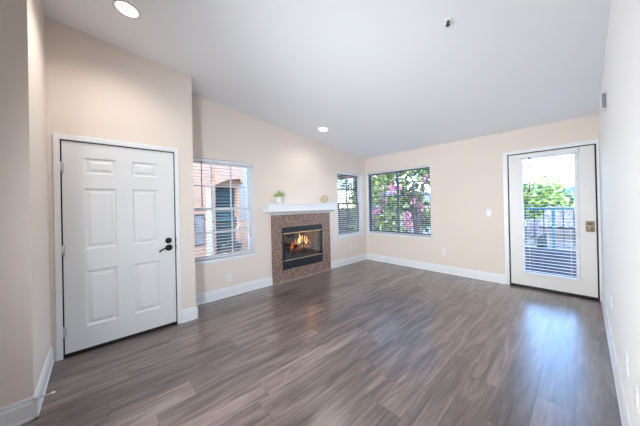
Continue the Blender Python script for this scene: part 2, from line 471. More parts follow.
mb = MB(); panel_door_face(mb, EX, -0.238, 0.678, 0.032, 2.038, pl, EX - 0.044)
mb.build('door_panel', DOORP, ed)
box('door_sweep', (EX - 0.03, EX + 0.004, -0.237, 0.677, 0.006, 0.034), BLACK, ed)
mb = MB()
mb.box(EX - 0.02, EX - 0.008, -0.250, -0.238, 0, 2.050).box(EX - 0.02, EX - 0.008, 0.678, 0.690, 0, 2.050).box(EX - 0.02, EX - 0.008, -0.238, 0.678, 2.038, 2.050)
mb.build('weatherstrip', BLACK, ed)
box('threshold', (XE - T, XE - 0.002, -0.25, 0.690, 0.0, 0.008), BRONZE, ed)
for z in (0.240, 1.0, 1.782):
    mb = MB().tube([(XE + 0.008, -0.242, z - 0.048), (XE + 0.008, -0.242, z + 0.048)], 0.0075, 10)
    mb.box(XE - 0.004, XE + 0.002, -0.254, -0.225, z - 0.047, z + 0.047)
    for k in (-0.02, 0.02): mb.tube([(XE + 0.008, -0.242, z + k - .001), (XE + 0.008, -0.242, z + k + .001)], 0.0083, 10)
    mb.tube([(XE + 0.008, -0.242, z + 0.048), (XE + 0.008, -0.242, z + 0.055)], 0.005, 8)
    mb.build('hinge', CHROME, ed)
db = MB().lathe([(0.033, 0), (0.034, 0.006), (0.031, 0.014), (0.026, 0.017), (0.022, 0.019), (0, 0.020)], (EX, 0.612, 1.003), (1, 0, 0), 28)
db.box(EX + 0.016, EX + 0.036, 0.6075, 0.6165, 0.987, 1.019)
db.build('deadbolt', BRONZE, ed)
lv = MB().lathe([(0.036, 0), (0.037, 0.006), (0.034, 0.013), (0.029, 0.017), (0.014, 0.022), (0.012, 0.05), (0, 0.052)], (EX, 0.615, 0.920), (1, 0, 0), 28)
lv.tube([(EX + 0.046, 0.620, 0.920), (EX + 0.049, 0.595, 0.924), (EX + 0.050, 0.565, 0.921), (EX + 0.049, 0.538, 0.907), (EX + 0.046, 0.520, 0.894), (EX + 0.044, 0.517, 0.886)],
        [0.012, 0.0095, 0.008, 0.0075, 0.010, 0.011], 12)
lv.build('lever_handle', BRONZE, ed)
MB().lathe([(0.008, 0), (0.008, 0.003), (0.005, 0.004), (0, 0.0035)], (EX, 0.217, 1.50), (1, 0, 0), 16).build('peephole', CHROME, ed)
# door frame and casing
tr = struct_empty('trim_1', (XE, 0.2, 0))
cb = MB()
for a, b in ((-0.292, -0.248), (0.688, 0.732)):
    cb.box(XE - 0.001, XE + 0.014, a, b, 0, 2.098)
cb.box(XE - 0.001, XE + 0.0142, -0.248, 0.688, 2.048, 2.098)
cb.build('casing', TRIM, tr, bevel=0.004)
sp = MB().box(XE - 0.009, XE + 0.0155, 0.683, 0.6895, 0.985, 1.030).box(XE - 0.009, XE + 0.0155, 0.683, 0.6895, 0.890, 0.957)
sp.build('strike_plate', BRONZE, tr)

# ------------------------------------------------------------------ balcony door
bd = struct_empty('door_2', (-0.35, YB, 0))
BY = YB + 0.012
x0, x1, z0, z1 = -0.830, 0.110, 0.036, 2.126
lx0, lx1, lz0, lz1 = -0.674, -0.060, 0.215, 2.055
mb = MB()
mb.box(x0, lx0, BY, BY + 0.045, z0, z1).box(lx1, x1, BY, BY + 0.045, z0, z1)
mb.box(lx0, lx1, BY, BY + 0.045, z0, lz0).box(lx0, lx1, BY, BY + 0.045, lz1, z1)
mb.build('door_panel', DOORC, bd)
f = MB()
for a in ((lx0 - .012, lx0 + .022, lz0 - .012, lz1 + .012), (lx1 - .022, lx1 + .012, lz0 - .012, lz1 + .012), (lx0 + .022, lx1 - .022, lz0 - .012, lz0 + .040), (lx0 + .022, lx1 - .022, lz1 - .022, lz1 + .012)):
    f.box(a[0], a[1], BY - 0.012, BY + 0.03, a[2], a[3])
f.build('glazing_bead', VINYL, bd, bevel=0.004)
box('glass_pane', (lx0 + .0, lx1, BY + 0.020, BY + 0.025, lz0, lz1), GLASS, bd)
mb = MB()
mb.box(-0.848, x0, BY + .008, BY + .03, 0, 2.141).box(x1, 0.129, BY + .008, BY + .03, 0, 2.141).box(x0, x1, BY + .008, BY + .03, z1, 2.141)
mb.build('weatherstrip', BLACK, bd)
box('threshold', (-0.848, 0.129, YB - 0.012, YB + T, 0, 0.020), BRONZE, bd, 0.003)
box('door_sweep', (x0, x1, BY + 0.002, BY + 0.04, 0.020, 0.035), BLACK, bd)
lk = MB().box(0.012, 0.094, BY - 0.022, BY, 0.934, 1.080)
lo = lk.build('smart_lock', ABRASS, bd, bevel=0.012)
MB().box(0.027, 0.079, BY - 0.027, BY - 0.021, 1.026, 1.062).build('lock_screen', mat('dark_bronze', (0.11, 0.085, 0.06), 0.4, metal=0.4), lo)
MB().lathe([(0.030, 0), (0.030, 0.010), (0.024, 0.016), (0, 0.018)], (0.053, BY - 0.021, 0.975), (0, -1, 0), 24).box(0.047, 0.059, BY - 0.052, BY - 0.036, 0.952, 0.998).build('thumb_turn', ABRASS, lo)
tr2 = struct_empty('trim_2', (-0.35, YB, 0))
cb = MB()
cb.box(-0.906, -0.846, YB - 0.015, YB + 0.001, 0, 2.192)
cb.box(0.127, XR - 0.001, YB - 0.015, YB + 0.001, 0, 2.192)
cb.box(-0.846, 0.127, YB - 0.0152, YB + 0.001, 2.139, 2.192)
cb.build('casing', TRIM, tr2, bevel=0.004)

# ------------------------------------------------------------------ windows
def window(name, fn, w, sill_over, kind, frame_m, cols):
    """fn(u,v,d): d grows outward from the room face"""
    u0, u1, v0, v1 = w
    c = fn((u0 + u1) / 2, v0, 0)
    r = struct_empty(name, c)
    def bx(mb, a0, a1, b0, b1, d0, d1):
        p, q = fn(a0, b0, d0), fn(a1, b1, d1)
        mb.box(min(p[0], q[0]), max(p[0], q[0]), min(p[1], q[1]), max(p[1], q[1]), min(p[2], q[2]), max(p[2], q[2]))
    fr = MB()
    for a in ((u0, u0 + .03, v0, v1), (u1 - .03, u1, v0, v1), (u0 + .03, u1 - .03, v0, v0 + .03), (u0 + .03, u1 - .03, v1 - .03, v1)):
        bx(fr, *a, 0.085, 0.155)
    fr.build('window_frame', VINYL if kind == 'hung' else frame_m, r)
    iu0, iu1, iv0, iv1 = u0 + .03, u1 - .03, v0 + .03, v1 - .03
    def sash(a0, a1, b0, b1, d, nc, nr, nm, topw=.028, botw=.028):
        s = MB(); wd = .022
        bx(s, a0, a0 + wd, b0, b1, d, d + .026); bx(s, a1 - wd, a1, b0, b1, d, d + .026)
        bx(s, a0 + wd, a1 - wd, b0, b0 + botw, d, d + .026); bx(s, a0 + wd, a1 - wd, b1 - topw, b1, d, d + .026)
        so = s.build(nm, frame_m, r)
        g = MB(); bx(g, a0 + wd, a1 - wd, b0 + botw, b1 - topw, d + .011, d + .014); g.build('glass_pane', GLASS, so)
        m = MB()
        for k in range(1, nc):
            u = a0 + (a1 - a0) * k / nc; bx(m, u - .010, u + .010, b0 + botw, b1 - topw, d + .006, d + .010)
        for k in range(1, nr):
            v = b0 + (b1 - b0) * k / nr; bx(m, a0 + wd, a1 - wd, v - .010, v + .010, d + .0055, d + .0105)
        m.build('muntin_grid', frame_m, so)
    if kind == 'hung':
        mid = (v0 + v1) / 2 + 0.005
        sash(iu0, iu1, mid - .02, iv1, 0.122, cols, 2, 'upper_sash', botw=.034)
        sash(iu0, iu1, iv0, mid + .02, 0.093, cols, 2, 'lower_sash', topw=.044)
    else:
        mid = (u0 + u1) / 2 + 0.002
        sash(iu0, mid + .02, iv0, iv1, 0.122, 2, 5, 'fixed_sash')
        sash(mid - .02, iu1, iv0, iv1, 0.093, 2, 5, 'sliding_sash')
    s = MB(); bx(s, u0 - .012, u1 + .012, v0 - .028, v0 - .001, -0.022, 0.0); bx(s, u0, u1, v0 - .001, v0 + .012, -0.022, 0.085)
    s.build('window_sill', TRIM, r)
    # painted returns, white like the trim
    j = MB()
    bx(j, u0, u0 + .004, v0 + .012, v1, 0.0, 0.085); bx(j, u1 - .004, u1, v0 + .012, v1, 0.0, 0.085); bx(j, u0 + .004, u1 - .004, v1 - .004, v1, 0.0, 0.085)
    j.build('white_return', TRIM, r)
    return r
fL = lambda u, v, d: (XL - d, u, v)
fB = lambda u, v, d: (u, YB + d, v)
window('window_1', fL, W1, 1, 'hung', VINYL, 3)
window('window_2', fL, W2, 1, 'hung', FRAME_DK, 2)
window('window_3', fB, W3, 1, 'slide', FRAME_DK, 2)

# ------------------------------------------------------------------ blinds (each hangs from its own headrail)
def blind(label, fn, u0, u1, v0, v1, d0, d1, pitch, tilt, wand_u, wand_l, wand_m, rail_h=0.045, wand_d=None):
    wd = d0 - .012 if wand_d is None else wand_d
    c = fn((u0 + u1) / 2, v1, (d0 + d1) / 2)
    t = thing('window_blind', label, 'blind', c, None)
    def bx(mb, a0, a1, b0, b1, e0, e1):
        p, q = fn(a0, b0, e0), fn(a1, b1, e1)
        mb.box(min(p[0], q[0]), max(p[0], q[0]), min(p[1], q[1]), max(p[1], q[1]), min(p[2], q[2]), max(p[2], q[2]))
    h = MB(); bx(h, u0, u1, v1 - rail_h, v1, d0 - .004, d1 + .002); h.build('headrail', SLAT, t, bevel=0.003)
    s = MB()
    v = v1 - rail_h - pitch * 0.7
    w = (d1 - d0); n = 0
    while v > v0 + 0.035:
        dm = (d0 + d1) / 2
        hw = w / 2
        for a in range(2):   # slightly crowned slat in two facets, 2 mm thick
            ea = -hw + a * hw; eb = ea + hw
            va = v + ea * tilt + (0.0012 if a else 0); vb = v + eb * tilt + (0 if a else 0.0012)
            vs = []
            for e, z in ((ea, va), (eb, vb)):
                for u in (u0 + .004, u1 - .004):
                    vs += [fn(u, z - .0008, dm + e), fn(u, z + .0008, dm + e)]
            s.mesh(vs, [(0, 2, 6, 4), (1, 5, 7, 3), (0, 1, 3, 2), (4, 6, 7, 5), (0, 4, 5, 1), (2, 3, 7, 6)])
        v -= pitch; n += 1
    s.build('slats', SLAT, t, merge=True)
    b = MB(); bx(b, u0 + .002, u1 - .002, v0 + .008, v0 + .024, d0 + .002, d1 - .002); b.build('bottom_rail', SLAT, t, bevel=0.002)
    for k in (0.14, 0.86) if u1 - u0 < 1.2 else (0.08, 0.36, 0.64, 0.92):
        u = u0 + (u1 - u0) * k
        MB().tube([fn(u, v0 + .02, d0 - .0005), fn(u, v1 - rail_h, d0 - .0005)], 0.0009, 5).build('ladder_cord', SLAT, t)
    if wand_m:
        MB().tube([fn(wand_u, v1 - rail_h, wd), fn(wand_u, v1 - rail_h - wand_l, wd)], 0.0062, 8).tube([fn(wand_u, v1 - rail_h - wand_l, wd), fn(wand_u, v1 - rail_h - wand_l - .04, wd)], 0.008, 8).build('tilt_wand', wand_m, t)
    return t
WANDM = mat('dark_wand', (0.05, 0.05, 0.06), 0.4)
blind('open white slat blind in the near window facing the peach building', fL, W1[0] + .008, W1[1] - .008, W1[2] + .016, W1[3] - .006, 0.028, 0.076, 0.047, 0.05, 1.125, 0.62, WANDM)
blind('narrow open white blind in the corner window right of the fireplace', fL, W2[0] + .008, W2[1] - .008, W2[2] + .016, W2[3] - .006, 0.028, 0.076, 0.047, 0.05, 4.14, 0.55, WANDM)
blind('wide open blind in the window before pink blossoms', fB, W3[0] + .008, W3[1] - .008, W3[2] + .016, W3[3] - .006, 0.034, 0.070, 0.043, 0.075, -3.6, 0.5, None, 0.03)
blind('white slat blind mounted on the glazed balcony door', lambda u, v, d: (u, BY - d, v), -0.680, -0.044, 0.240, 2.102, 0.014, 0.052, 0.047, 0.0, -0.565, 0.50, WANDM, wand_d=0.064)

# ------------------------------------------------------------------ fireplace
fp = thing('fireplace', 'white mantel fireplace with speckled brown stone surround and black insert', 'fireplace', (XL, 2.975, 0))
SX = XL + 0.028
mb = MB()
sy0, sy1, sz1 = 2.253, 3.687, 1.235
for a in ((sy0, FB[0], 0, sz1), (FB[1], sy1, 0, sz1), (FB[0], FB[1], FB[3], sz1), (FB[0], FB[1], 0, FB[2])):
    mb.box(XL + .001, SX, a[0], a[1], a[2], a[3])
mb.build('stone_surround', STONE, fp)
WOODT = mat('brown_wood_strip', (0.30, 0.24, 0.21), 0.4, noise=0.3, nscale=18)
MB().prism([(0, 0), (0.035, 0), (0.030, 0.010), (0.0, 0.018)], sy0, sy1, lambda t, p, q: (SX + p, t, q)).build('hearth_strip', WOODT, fp)
# mantel: shelf with stepped crown below
def ring_mantel(prof, y0, y1, name, parent):
    """profile (projection, z) carried around three sides with mitred ends"""
    m = MB(); vs = []; k = len(prof)
    for p, z in prof:
        vs += [(XL + .001, y0 - p, z), (XL + .001 + p, y0 - p, z), (XL + .001 + p, y1 + p, z), (XL + .001, y1 + p, z)]
    fs = []
    for i in range(k - 1):
        for e in range(3):
            fs.append((i * 4 + e, i * 4 + e + 1, (i + 1) * 4 + e + 1, (i + 1) * 4 + e))
        fs.append((i * 4 + 3, i * 4, (i + 1) * 4, (i + 1) * 4 + 3))
    fs += [(0, 1, 2, 3), tuple((k - 1) * 4 + e for e in range(4))]
    m.mesh(vs, fs)
    return m.build(name, TRIM, parent)
mt = ring_mantel([(0.165, 1.285), (0.178, 1.285), (0.178, 1.312), (0.172, 1.317), (0.172, 1.399), (0.182, 1.403), (0.182, 1.425)], 2.276, 3.592, 'mantel_shelf', fp)
ring_mantel([(0.035, 1.222), (0.045, 1.222), (0.050, 1.236), (0.075, 1.248), (0.105, 1.264), (0.122, 1.278), (0.126, 1.2855)], 2.285, 3.645, 'crown_molding', mt)
# black insert
IX = SX + 0.006
mb = MB()
mb.box(XL - 0.05, IX, FB[0], FB[1], 0.885, FB[3]).box(XL - 0.05, IX, FB[0], FB[1], FB[2], 0.368)
mb.box(XL - 0.05, IX, FB[0], FB[0] + .028, 0.368, 0.885).box(XL - 0.05, IX, FB[1] - .028, FB[1], 0.368, 0.885)
ins = mb.build('insert_frame', FBLACK, fp, bevel=0.003)
for z in (0.873, 0.377):
    box('brass_strip', (IX - .004, IX + .006, FB[0] + .020, FB[1] - .020, z - .008, z + .010), BRASS, fp, 0.003)
yc = (FB[0] + FB[1]) / 2
for s in (-1, 1):
    a, b = sorted((yc + s * .003, yc + s * (0.5 - .03)))
    d = MB(); gx = IX - 0.014
    mid = (a + b) / 2
    d.box(gx - .004, gx + .004, a, a + .010, 0.387, 0.863).box(gx - .004, gx + .004, b - .010, b, 0.387, 0.863).box(gx - .004, gx + .004, mid - .004, mid + .004, 0.387, 0.863)
    do = d.build('glass_door', FBLACK, fp)
    MB().box(gx - .002, gx + .002, a + .010, b - .010, 0.387, 0.863).build('glass_pane', FGLASS, do)
    hy = yc + s * 0.095
    MB().tube([(IX + .004, hy - .045, 0.383), (IX + .020, hy - .04, 0.379), (IX + .020, hy + .04, 0.379), (IX + .004, hy + .045, 0.383)], 0.006, 8).build('pull_handle', BRASS, do)
# firebox behind
fx0, fx1 = XL - 0.55, XL - 0.05
o = MB()
P = [(fx1, 2.488), (fx1, 3.424), (fx0, 3.25), (fx0, 2.68)]
def vwall(p, q, th):
    p, q = Vector((*p, 0)), Vector((*q, 0)); dn = (q - p).normalized(); nn = Vector((dn.y, -dn.x, 0)) * th
    o.mesh([(*p.xy, .30), (*q.xy, .30), (*(q + nn).xy, .30), (*(p + nn).xy, .30), (*p.xy, .96), (*q.xy, .96), (*(q + nn).xy, .96), (*(p + nn).xy, .96)],
           [(0, 1, 2, 3), (4, 5, 6, 7), (0, 1, 5, 4), (1, 2, 6, 5), (2, 3, 7, 6), (3, 0, 4, 7)])
vwall(P[1], P[2], -0.05); vwall(P[2], P[3], -0.05); vwall(P[3], P[0], -0.05)
o.box(fx0 - .05, fx1, 2.44, 3.475, 0.25, 0.360).box(fx0 - .05, fx1, 2.44, 3.475, 0.90, 0.97)
o.build('firebox', FBRICK, fp)

FX, fy = XL + 0.085, yc + 0.105
gr = thing('fire_grate', 'black iron grate holding the burning logs inside the fireplace', 'grate', (FX - 0.28, fy, 0.385))
g = MB()
for k in range(7):
    y = fy - 0.24 + k * 0.08
    g.tube([(FX - .43, y, .52), (FX - .42, y, .455), (FX - .20, y, .455), (FX - .165, y, .50)], .008, 8)
g.build('grate_bar', FBLACK, gr)
MB().tube([(FX - .36, fy - .26, .443), (FX - .36, fy + .26, .443)], .009, 8).tube([(FX - .24, fy - .26, .443), (FX - .24, fy + .26, .443)], .009, 8).build('cross_bar', FBLACK, gr)
for sx in (-.36, -.24):
    for sy in (-.22, .22):
        MB().tube([(FX + sx, fy + sy, .385), (FX + sx, fy + sy, .445)], .009, 8).build('leg', FBLACK, gr)
def log(p, q, r, label):
    p, q = Vector(p), Vector(q); pts = [p.lerp(q, t / 6) for t in range(7)]
    for i, w in enumerate(pts): w += Vector((random.uniform(-.008, .008), 0, random.uniform(-.006, .006)))
    m = MB().tube(pts, [r * random.uniform(.88, 1.1) for _ in pts], 12)
    tag(m.build('fire_log', BARK, origin=tuple((p + q) / 2)), label, 'log', 'logs burning in the fireplace')
log((FX - .21, fy - .27, .511), (FX - .22, fy + .26, .510), .045, 'long charred log lying across the front of the grate')
log((FX - .36, fy - .27, .517), (FX - .35, fy + .26, .519), .050, 'thick charred log lying at the back of the grate')
log((FX - .20, fy - .20, .585), (FX - .37, fy + .10, .600), .036, 'charred log leaning left to middle on top of the stack')
log((FX - .37, fy + .18, .585), (FX - .19, fy + .21, .590), .034, 'short charred log resting on the right of the stack')
log((FX - .22, fy - .02, .618), (FX - .36, fy + .15, .655), .028, 'thin charred log on the very top of the stack')
fe = thing('fire', 'orange and yellow flames rising from the fireplace logs', 'fire', (FX - .28, fy, .5))
def tongue(m, x, y, z, h, r, lean):
    prof = [(0.25, 0), (0.8, .10), (1.0, .25), (.85, .45), (.55, .65), (.28, .85), (.02, 1.0)]
    pts = [(x + lean * .3 * t * t, y + lean * t * t + .012 * math.sin(9 * t + y * 40), z + h * t) for _, t in prof]
    m.tube(pts, [r * a for a, _ in prof], 9)
m = MB()
for y, z, h, r, le, x in ((-.02, .60, .215, .036, .01, -.30), (.05, .62, .16, .026, -.02, -.27), (-.07, .60, .11, .024, .02, -.26), (.15, .58, .15, .020, .015, -.29), (.02, .50, .13, .028, 0, -.235)):
    tongue(m, FX + x, fy + y, z, h, r, le)
m.build('bright_flame', FLAME_Y, fe)
m = MB()
for y, z, h, r, le, x in ((-.20, .55, .12, .026, -.02, -.28), (-.12, .56, .17, .026, .02, -.31), (.10, .60, .19, .028, .02, -.32), (.20, .55, .13, .026, .02, -.27), (-.26, .52, .09, .020, -.01, -.24), (.26, .52, .10, .022, 0, -.30), (-.03, .48, .09, .024, 0, -.225), (.12, .48, .09, .024, 0, -.225)):
    tongue(m, FX + x, fy + y, z, h, r, le)
m.build('orange_flame', FLAME_O, fe)
m = MB()
for _ in range(46):
    y = fy + random.uniform(-.27, .27); x = FX - random.uniform(.19, .38); r = random.uniform(.008, .02)
    m.lathe([(r * .2, -r), (r * .9, -r * .4), (r, .2 * r), (r * .3, r)], (x, y, random.uniform(.46, .50)), (random.random() - .5, .2, 1), 6)
m.build('ember_bed', EMBER, fe)['kind'] = 'stuff'
fl_ = bpy.data.lights.new('firelight', 'POINT'); fl_.energy = 12.0; fl_.color = (1.0, 0.45, 0.16); fl_.shadow_soft_size = 0.06
flo = bpy.data.objects.new('firelight', fl_); COL.objects.link(flo); flo.parent = fe; flo.location = (0.13, 0.0, 0.22)

# ------------------------------------------------------------------ things on the mantel
def leaves(mb, centre, rad, n, size, mats_n, squash=1.0, hollow=0.0, weights=None, aspect=1.6):
    c = Vector(centre)
    for _ in range(n):
        while True:
            d = Vector((random.uniform(-1, 1), random.uniform(-1, 1), random.uniform(-1, 1)))
            if hollow < d.length <= 1: break
        p = c + Vector((d.x * rad[0], d.y * rad[1], d.z * rad[2]))
        u = Vector((random.gauss(0, 1), random.gauss(0, 1), random.gauss(0, 1))).normalized()
        w = u.cross(Vector((random.gauss(0, 1), random.gauss(0, 1), random.gauss(0, 1)))).normalized()
        s = size * random.uniform(.6, 1.35)
        mb.cur = random.choices(range(mats_n), weights)[0] if weights else random.randrange(mats_n)
        mb.face([p - u * s * aspect / 2, p + w * s / 2, p + u * s * aspect / 2, p - w * s / 2])
px, py, pz = XL + 0.095, 2.372, 1.425
pp = thing('potted_plant', 'small leafy plant in white pot at left end of mantel', 'plant', (px, py, pz))
MB().lathe([(0.047, 0), (0.052, 0.004), (0.056, 0.06), (0.060, 0.112), (0.062, 0.117), (0.056, 0.117), (0.054, 0.10), (0, 0.10)], (px, py, pz), n=28).build('pot', CERAM, pp)
MB().lathe([(0.052, 0), (0.0, 0.006)], (px, py, pz + .100), n=20).build('soil', mat('potting_soil', (0.06, 0.045, 0.03), 1.0), pp)
m = MB()
for k in range(64):
    a = random.uniform(0, 2 * math.pi); sp_ = random.uniform(.15, 1.0); ln = random.uniform(.07, .14)
    d = Vector((math.cos(a) * sp_ * .8, math.sin(a) * sp_ * 1.15, random.uniform(.25, 1.0))).normalized()
    b = Vector((px + math.cos(a) * .025, py + math.sin(a) * .03, pz + .105))
    s_ = d.cross(Vector((0, 0, 1))).normalized() * random.uniform(.009, .016)
    if s_.length < .003: continue
    mid_ = b + d * ln * .55 + Vector((0, 0, .008)); tip = b + d * ln
    m.cur = random.choices((0, 1, 2), (3, 4, 5))[0]
    m.face([b, mid_ + s_, tip, mid_ - s_])
m.build('foliage', PLANTL, pp, merge=False)
oc = Vector((XL + 0.10, 3.475, 1.425 + .079)); R_ = 0.075
orb = MB()
for ax in ((1, 0, 0), (0, 1, 0), (0, 0, 1), (1, 1, 1), (1, -1, 1), (-1, 1, 1), (1, 1, -1)):
    a = Vector(ax).normalized(); u = a.cross(Vector((.3, .5, .8))).normalized(); w = a.cross(u)
    orb.axis = a
    orb.tube([oc + (u * math.cos(t * math.pi / 16) + w * math.sin(t * math.pi / 16)) * R_ for t in range(32)], 0.0042, 6, closed=True)
tag(orb.build('decorative_orb', GOLD, origin=tuple(oc - Vector((0, 0, .079)))), 'gold wire orb at the right end of the mantel', 'ornament')

# ------------------------------------------------------------------ ceiling fittings
NRM = Vector((0, -SL, -1)).normalized()     # pointing down out of the sloped ceiling
def downlight(x, y, label, power):
    o = Vector((x, y, ztop(y)))
    t = thing('recessed_light', label, 'ceiling light', o, 'recessed lights in the ceiling')
    MB().lathe([(0.078, -.003), (0.100, -.003), (0.100, 0.003), (0.094, 0.007), (0.080, 0.009), (0.076, 0.004)], o, NRM, 36).build('trim_ring', PLASTIC, t)
    MB().lathe([(0.077, -.002), (0.077, 0.004), (0.05, 0.006), (0, 0.0065)], o, NRM, 30).build('lens', LAMP, t)
    L = bpy.data.lights.new('downlight', 'SPOT'); L.energy = power; L.spot_size = math.radians(150); L.spot_blend = 0.9; L.shadow_soft_size = 0.07; L.color = (1.0, 0.95, 0.89)
    lo = bpy.data.objects.new('downlight', L); COL.objects.link(lo)
    lo.parent = t; lo.location = NRM * 0.02
    lo.rotation_euler = NRM.to_track_quat('-Z', 'Y').to_euler()
downlight(-2.619, 0.212, 'lit recessed ceiling light above the entry door', 46)
downlight(-3.182, 3.04, 'lit recessed ceiling light above the fireplace', 20)
so = Vector((-0.725, 2.130, ztop(2.130)))
sk = thing('fire_sprinkler', 'small ceiling fire sprinkler with white plate and metal head', 'sprinkler', so)
MB().lathe([(0.030, -.002), (0.031, .003), (0.026, .007), (0.012, .008)], so, NRM, 28).build('cover_plate', PLASTIC, sk)
h = MB().lathe([(0.009, 0.004), (0.010, 0.016), (0.007, 0.022), (0.006, 0.030), (0, .031)], so, NRM, 14)
for s in (-1, 1): h.tube([so + NRM * .018 + Vector((s * .009, 0, 0)), so + NRM * .030 + Vector((s * .014, 0, 0)), so + NRM * .043 + Vector((s * .004, 0, 0))], .003, 6)
h.lathe([(0.017, .043), (0.017, .046), (0, .047)], so, NRM, 14)
h.build('sprinkler_head', mat('dark_chrome', (0.10, 0.10, 0.10), .35, metal=.8), sk)

# ------------------------------------------------------------------ wall plates
def plate(name, fn, u, v, label, cat, kind, group=None, w=.072, h=.116):
    c = fn(u, v, 0); t = thing(name, label, cat, c, group)
    def bx(mb, a0, a1, b0, b1, e0, e1):
        p, q = fn(a0, b0, e0), fn(a1, b1, e1)
        mb.box(min(p[0], q[0]), max(p[0], q[0]), min(p[1], q[1]), max(p[1], q[1]), min(p[2], q[2]), max(p[2], q[2]))
    b = MB(); bx(b, u - w / 2, u + w / 2, v - h / 2, v + h / 2, 0, -.006); b.build('cover_plate', PLASTIC, t, bevel=.002)
    if kind == 'outlet':
        for s in (-1, 1):
            k = MB(); bx(k, u - .017, u + .017, v + s * .020 - .014, v + s * .020 + .014, -.005, -.008); so_ = k.build('socket', PLASTIC, t, bevel=.003)
            q = MB()
            for e in (-1, 1): bx(q, u + e * .006 - .001, u + e * .006 + .001, v + s * .020 - .002, v + s * .020 + .007, -.0078, -.0084)
            bx(q, u - .002, u + .002, v + s * .02 - .009, v + s * .02 - .005, -.0078, -.0084)
            q.build('slot', DARK, so_)
    elif kind == 'switch':
        k = MB(); bx(k, u - .016, u + .016, v - .033, v + .033, -.005, -.010); k.build('rocker', PLASTIC, t, bevel=.002)
    elif kind == 'jack':
        a, b2 = fn(u, v, -.005), fn(u, v, -.022)
        MB().tube([a, b2], .007, 10).build('jack', PLASTIC, t)
fR = lambda u, v, d: (XR + d, u, v)
plate('wall_outlet', fL, 1.490, 0.290, 'white outlet low on the wall below the near window', 'outlet', 'outlet')
plate('wall_outlet', fL, 4.40, 0.375, 'left of two small plates under the corner window', 'outlet', 'outlet', w=.07)
plate('wall_plate', fL, 4.53, 0.375, 'right of two small plates under the corner window', 'wall plate', 'jack', w=.07)
plate('wall_outlet', fB, -1.880, 0.422, 'white outlet low on the back wall right of the blossom window', 'outlet', 'outlet')
plate('light_switch', fB, -1.115, 1.188, 'white light switch on the back wall left of the balcony door', 'switch', 'switch')
plate('wall_plate', fR, 3.34, 0.485, 'white plate on the right wall nearest the balcony door', 'wall plate', 'jack')
plate('wall_outlet', fR, 2.19, 0.445, 'middle white outlet low on the right wall', 'outlet', 'outlet')
plate('wall_outlet', fR, 1.83, 0.455, 'white outlet at the right edge, nearest to the viewer', 'outlet', 'outlet')
ch = thing('wall_sensor', 'small white box high on the right wall near the ceiling', 'sensor', (XR, 3.42, 2.27))
box('housing', (XR - .030, XR, 3.38, 3.47, 2.195, 2.340), PLASTIC, ch, .005)
box('dark_face', (XR - .028, XR - .004, 3.374, 3.381, 2.202, 2.333), mat('grey_grille', (0.22, 0.23, 0.27), .5), ch)

ds = thing('door_stop', 'spring door stop with white tip on the left baseboard', 'door stop', (-2.488, YH + .015, 0.130))
pts = []
for k in range(141):
    a = k * 2 * math.pi / 10
    pts.append((-2.488 + math.cos(a) * .0055, YH + .017 + k * .062 / 140, .130 + math.sin(a) * .0055))
MB().tube(pts, .0017, 5).build('spring', CHROME, ds)
MB().lathe([(0.011, 0), (0.011, .004), (0.006, .007), (0, .008)], (-2.488, YH + .013, .130), (0, 1, 0), 14).build('base_plate', CHROME, ds)
MB().lathe([(0.006, 0), (0.0085, .003), (0.0085, .016), (0.005, .020), (0, .021)], (-2.488, YH + .078, .130), (0, 1, 0), 14).build('rubber_tip', PLASTIC, ds)

# ------------------------------------------------------------------ outside: ground, balcony
struct(MB().box(-60, 60, -20, 90, -3.3, -3.1).build('ground', GROUND))
dk = MB()
for k in range(8): dk.box(-1.9, 1.6, YB + T + .005 + k * .145, YB + T + .005 + k * .145 + .138, -0.13, -0.06)
struct(dk.build('balcony_deck', DECK))
kn = MB().box(-1.9, 1.6, 6.47, 6.58, -.13, .400)
for k in range(5): kn.box(-1.9, 1.6, 6.455, 6.471, -.05 + k * .09, -.05 + k * .09 + .078)
kn.box(-1.9, 1.6, 6.44, 6.60, .400, .432)
struct(kn.build('balcony_knee_wall', KNEE))
rl = thing('balcony_railing', 'dark metal balcony railing with turquoise top rail outside the glazed door', 'railing', (-.4, 6.52, .432))
box('top_rail', (-1.88, 1.58, 6.495, 6.545, 1.200, 1.243), TEAL, rl, .004)
box('bottom_rail', (-1.88, 1.58, 6.505, 6.535, .485, .515), RAIL, rl)
for k in range(-8, 15):
    x = -.405 + k * .138
    if k in (-6, 0, 6, 12):
        box('post', (x - .022, x + .022, 6.498, 6.542, .432, 1.201), TEAL, rl)
    else:
        box('baluster', (x - .0085, x + .0085, 6.511, 6.529, .510, 1.201), RAIL, rl)

# tile roofed house seen over the railing ----------------------------------
hs = thing('tile_roofed_house', 'mauve house with wavy clay tile roof seen through balcony door', 'house', (2.0, 16, -3.1))
box('wall', (-1.05, 7.0, 14.0, 21.0, -3.1, 0.30), MAUVE, hs)
def barrel_roof(xa, xb, ya, yb, za, zb, pitch, name, parent):
    m = MB(); n = int((xb - xa) / pitch) * 6; rows = 9
    vs, fs = [], []
    for r in range(rows):
        for lip in (0, 1):
            t = (r + lip) / rows
            for i in range(n + 1):
                x = xa + (xb - xa) * i / n
                w = abs(math.sin(math.pi * (x - xa) / pitch)) * .075
                vs.append((x, ya + (yb - ya) * t, za + (zb - za) * t + w + (0.045 if lip == 0 else 0)))
    for r in range(rows * 2 - 1):
        for i in range(n):
            a = r * (n + 1) + i; fs.append((a, a + 1, a + n + 2, a + n + 1))
    m.mesh(vs, fs, False)
    return m.build(name, ROOF, parent, merge=False)
barrel_roof(-1.35, 7.3, 13.5, 17.5, 0.36, 1.15, 0.30, 'tile_roof', hs)
box('fascia', (-1.35, 7.3, 13.5, 13.56, 0.16, 0.36), mat('brown_fascia', (0.10, 0.075, 0.07), .8), hs)
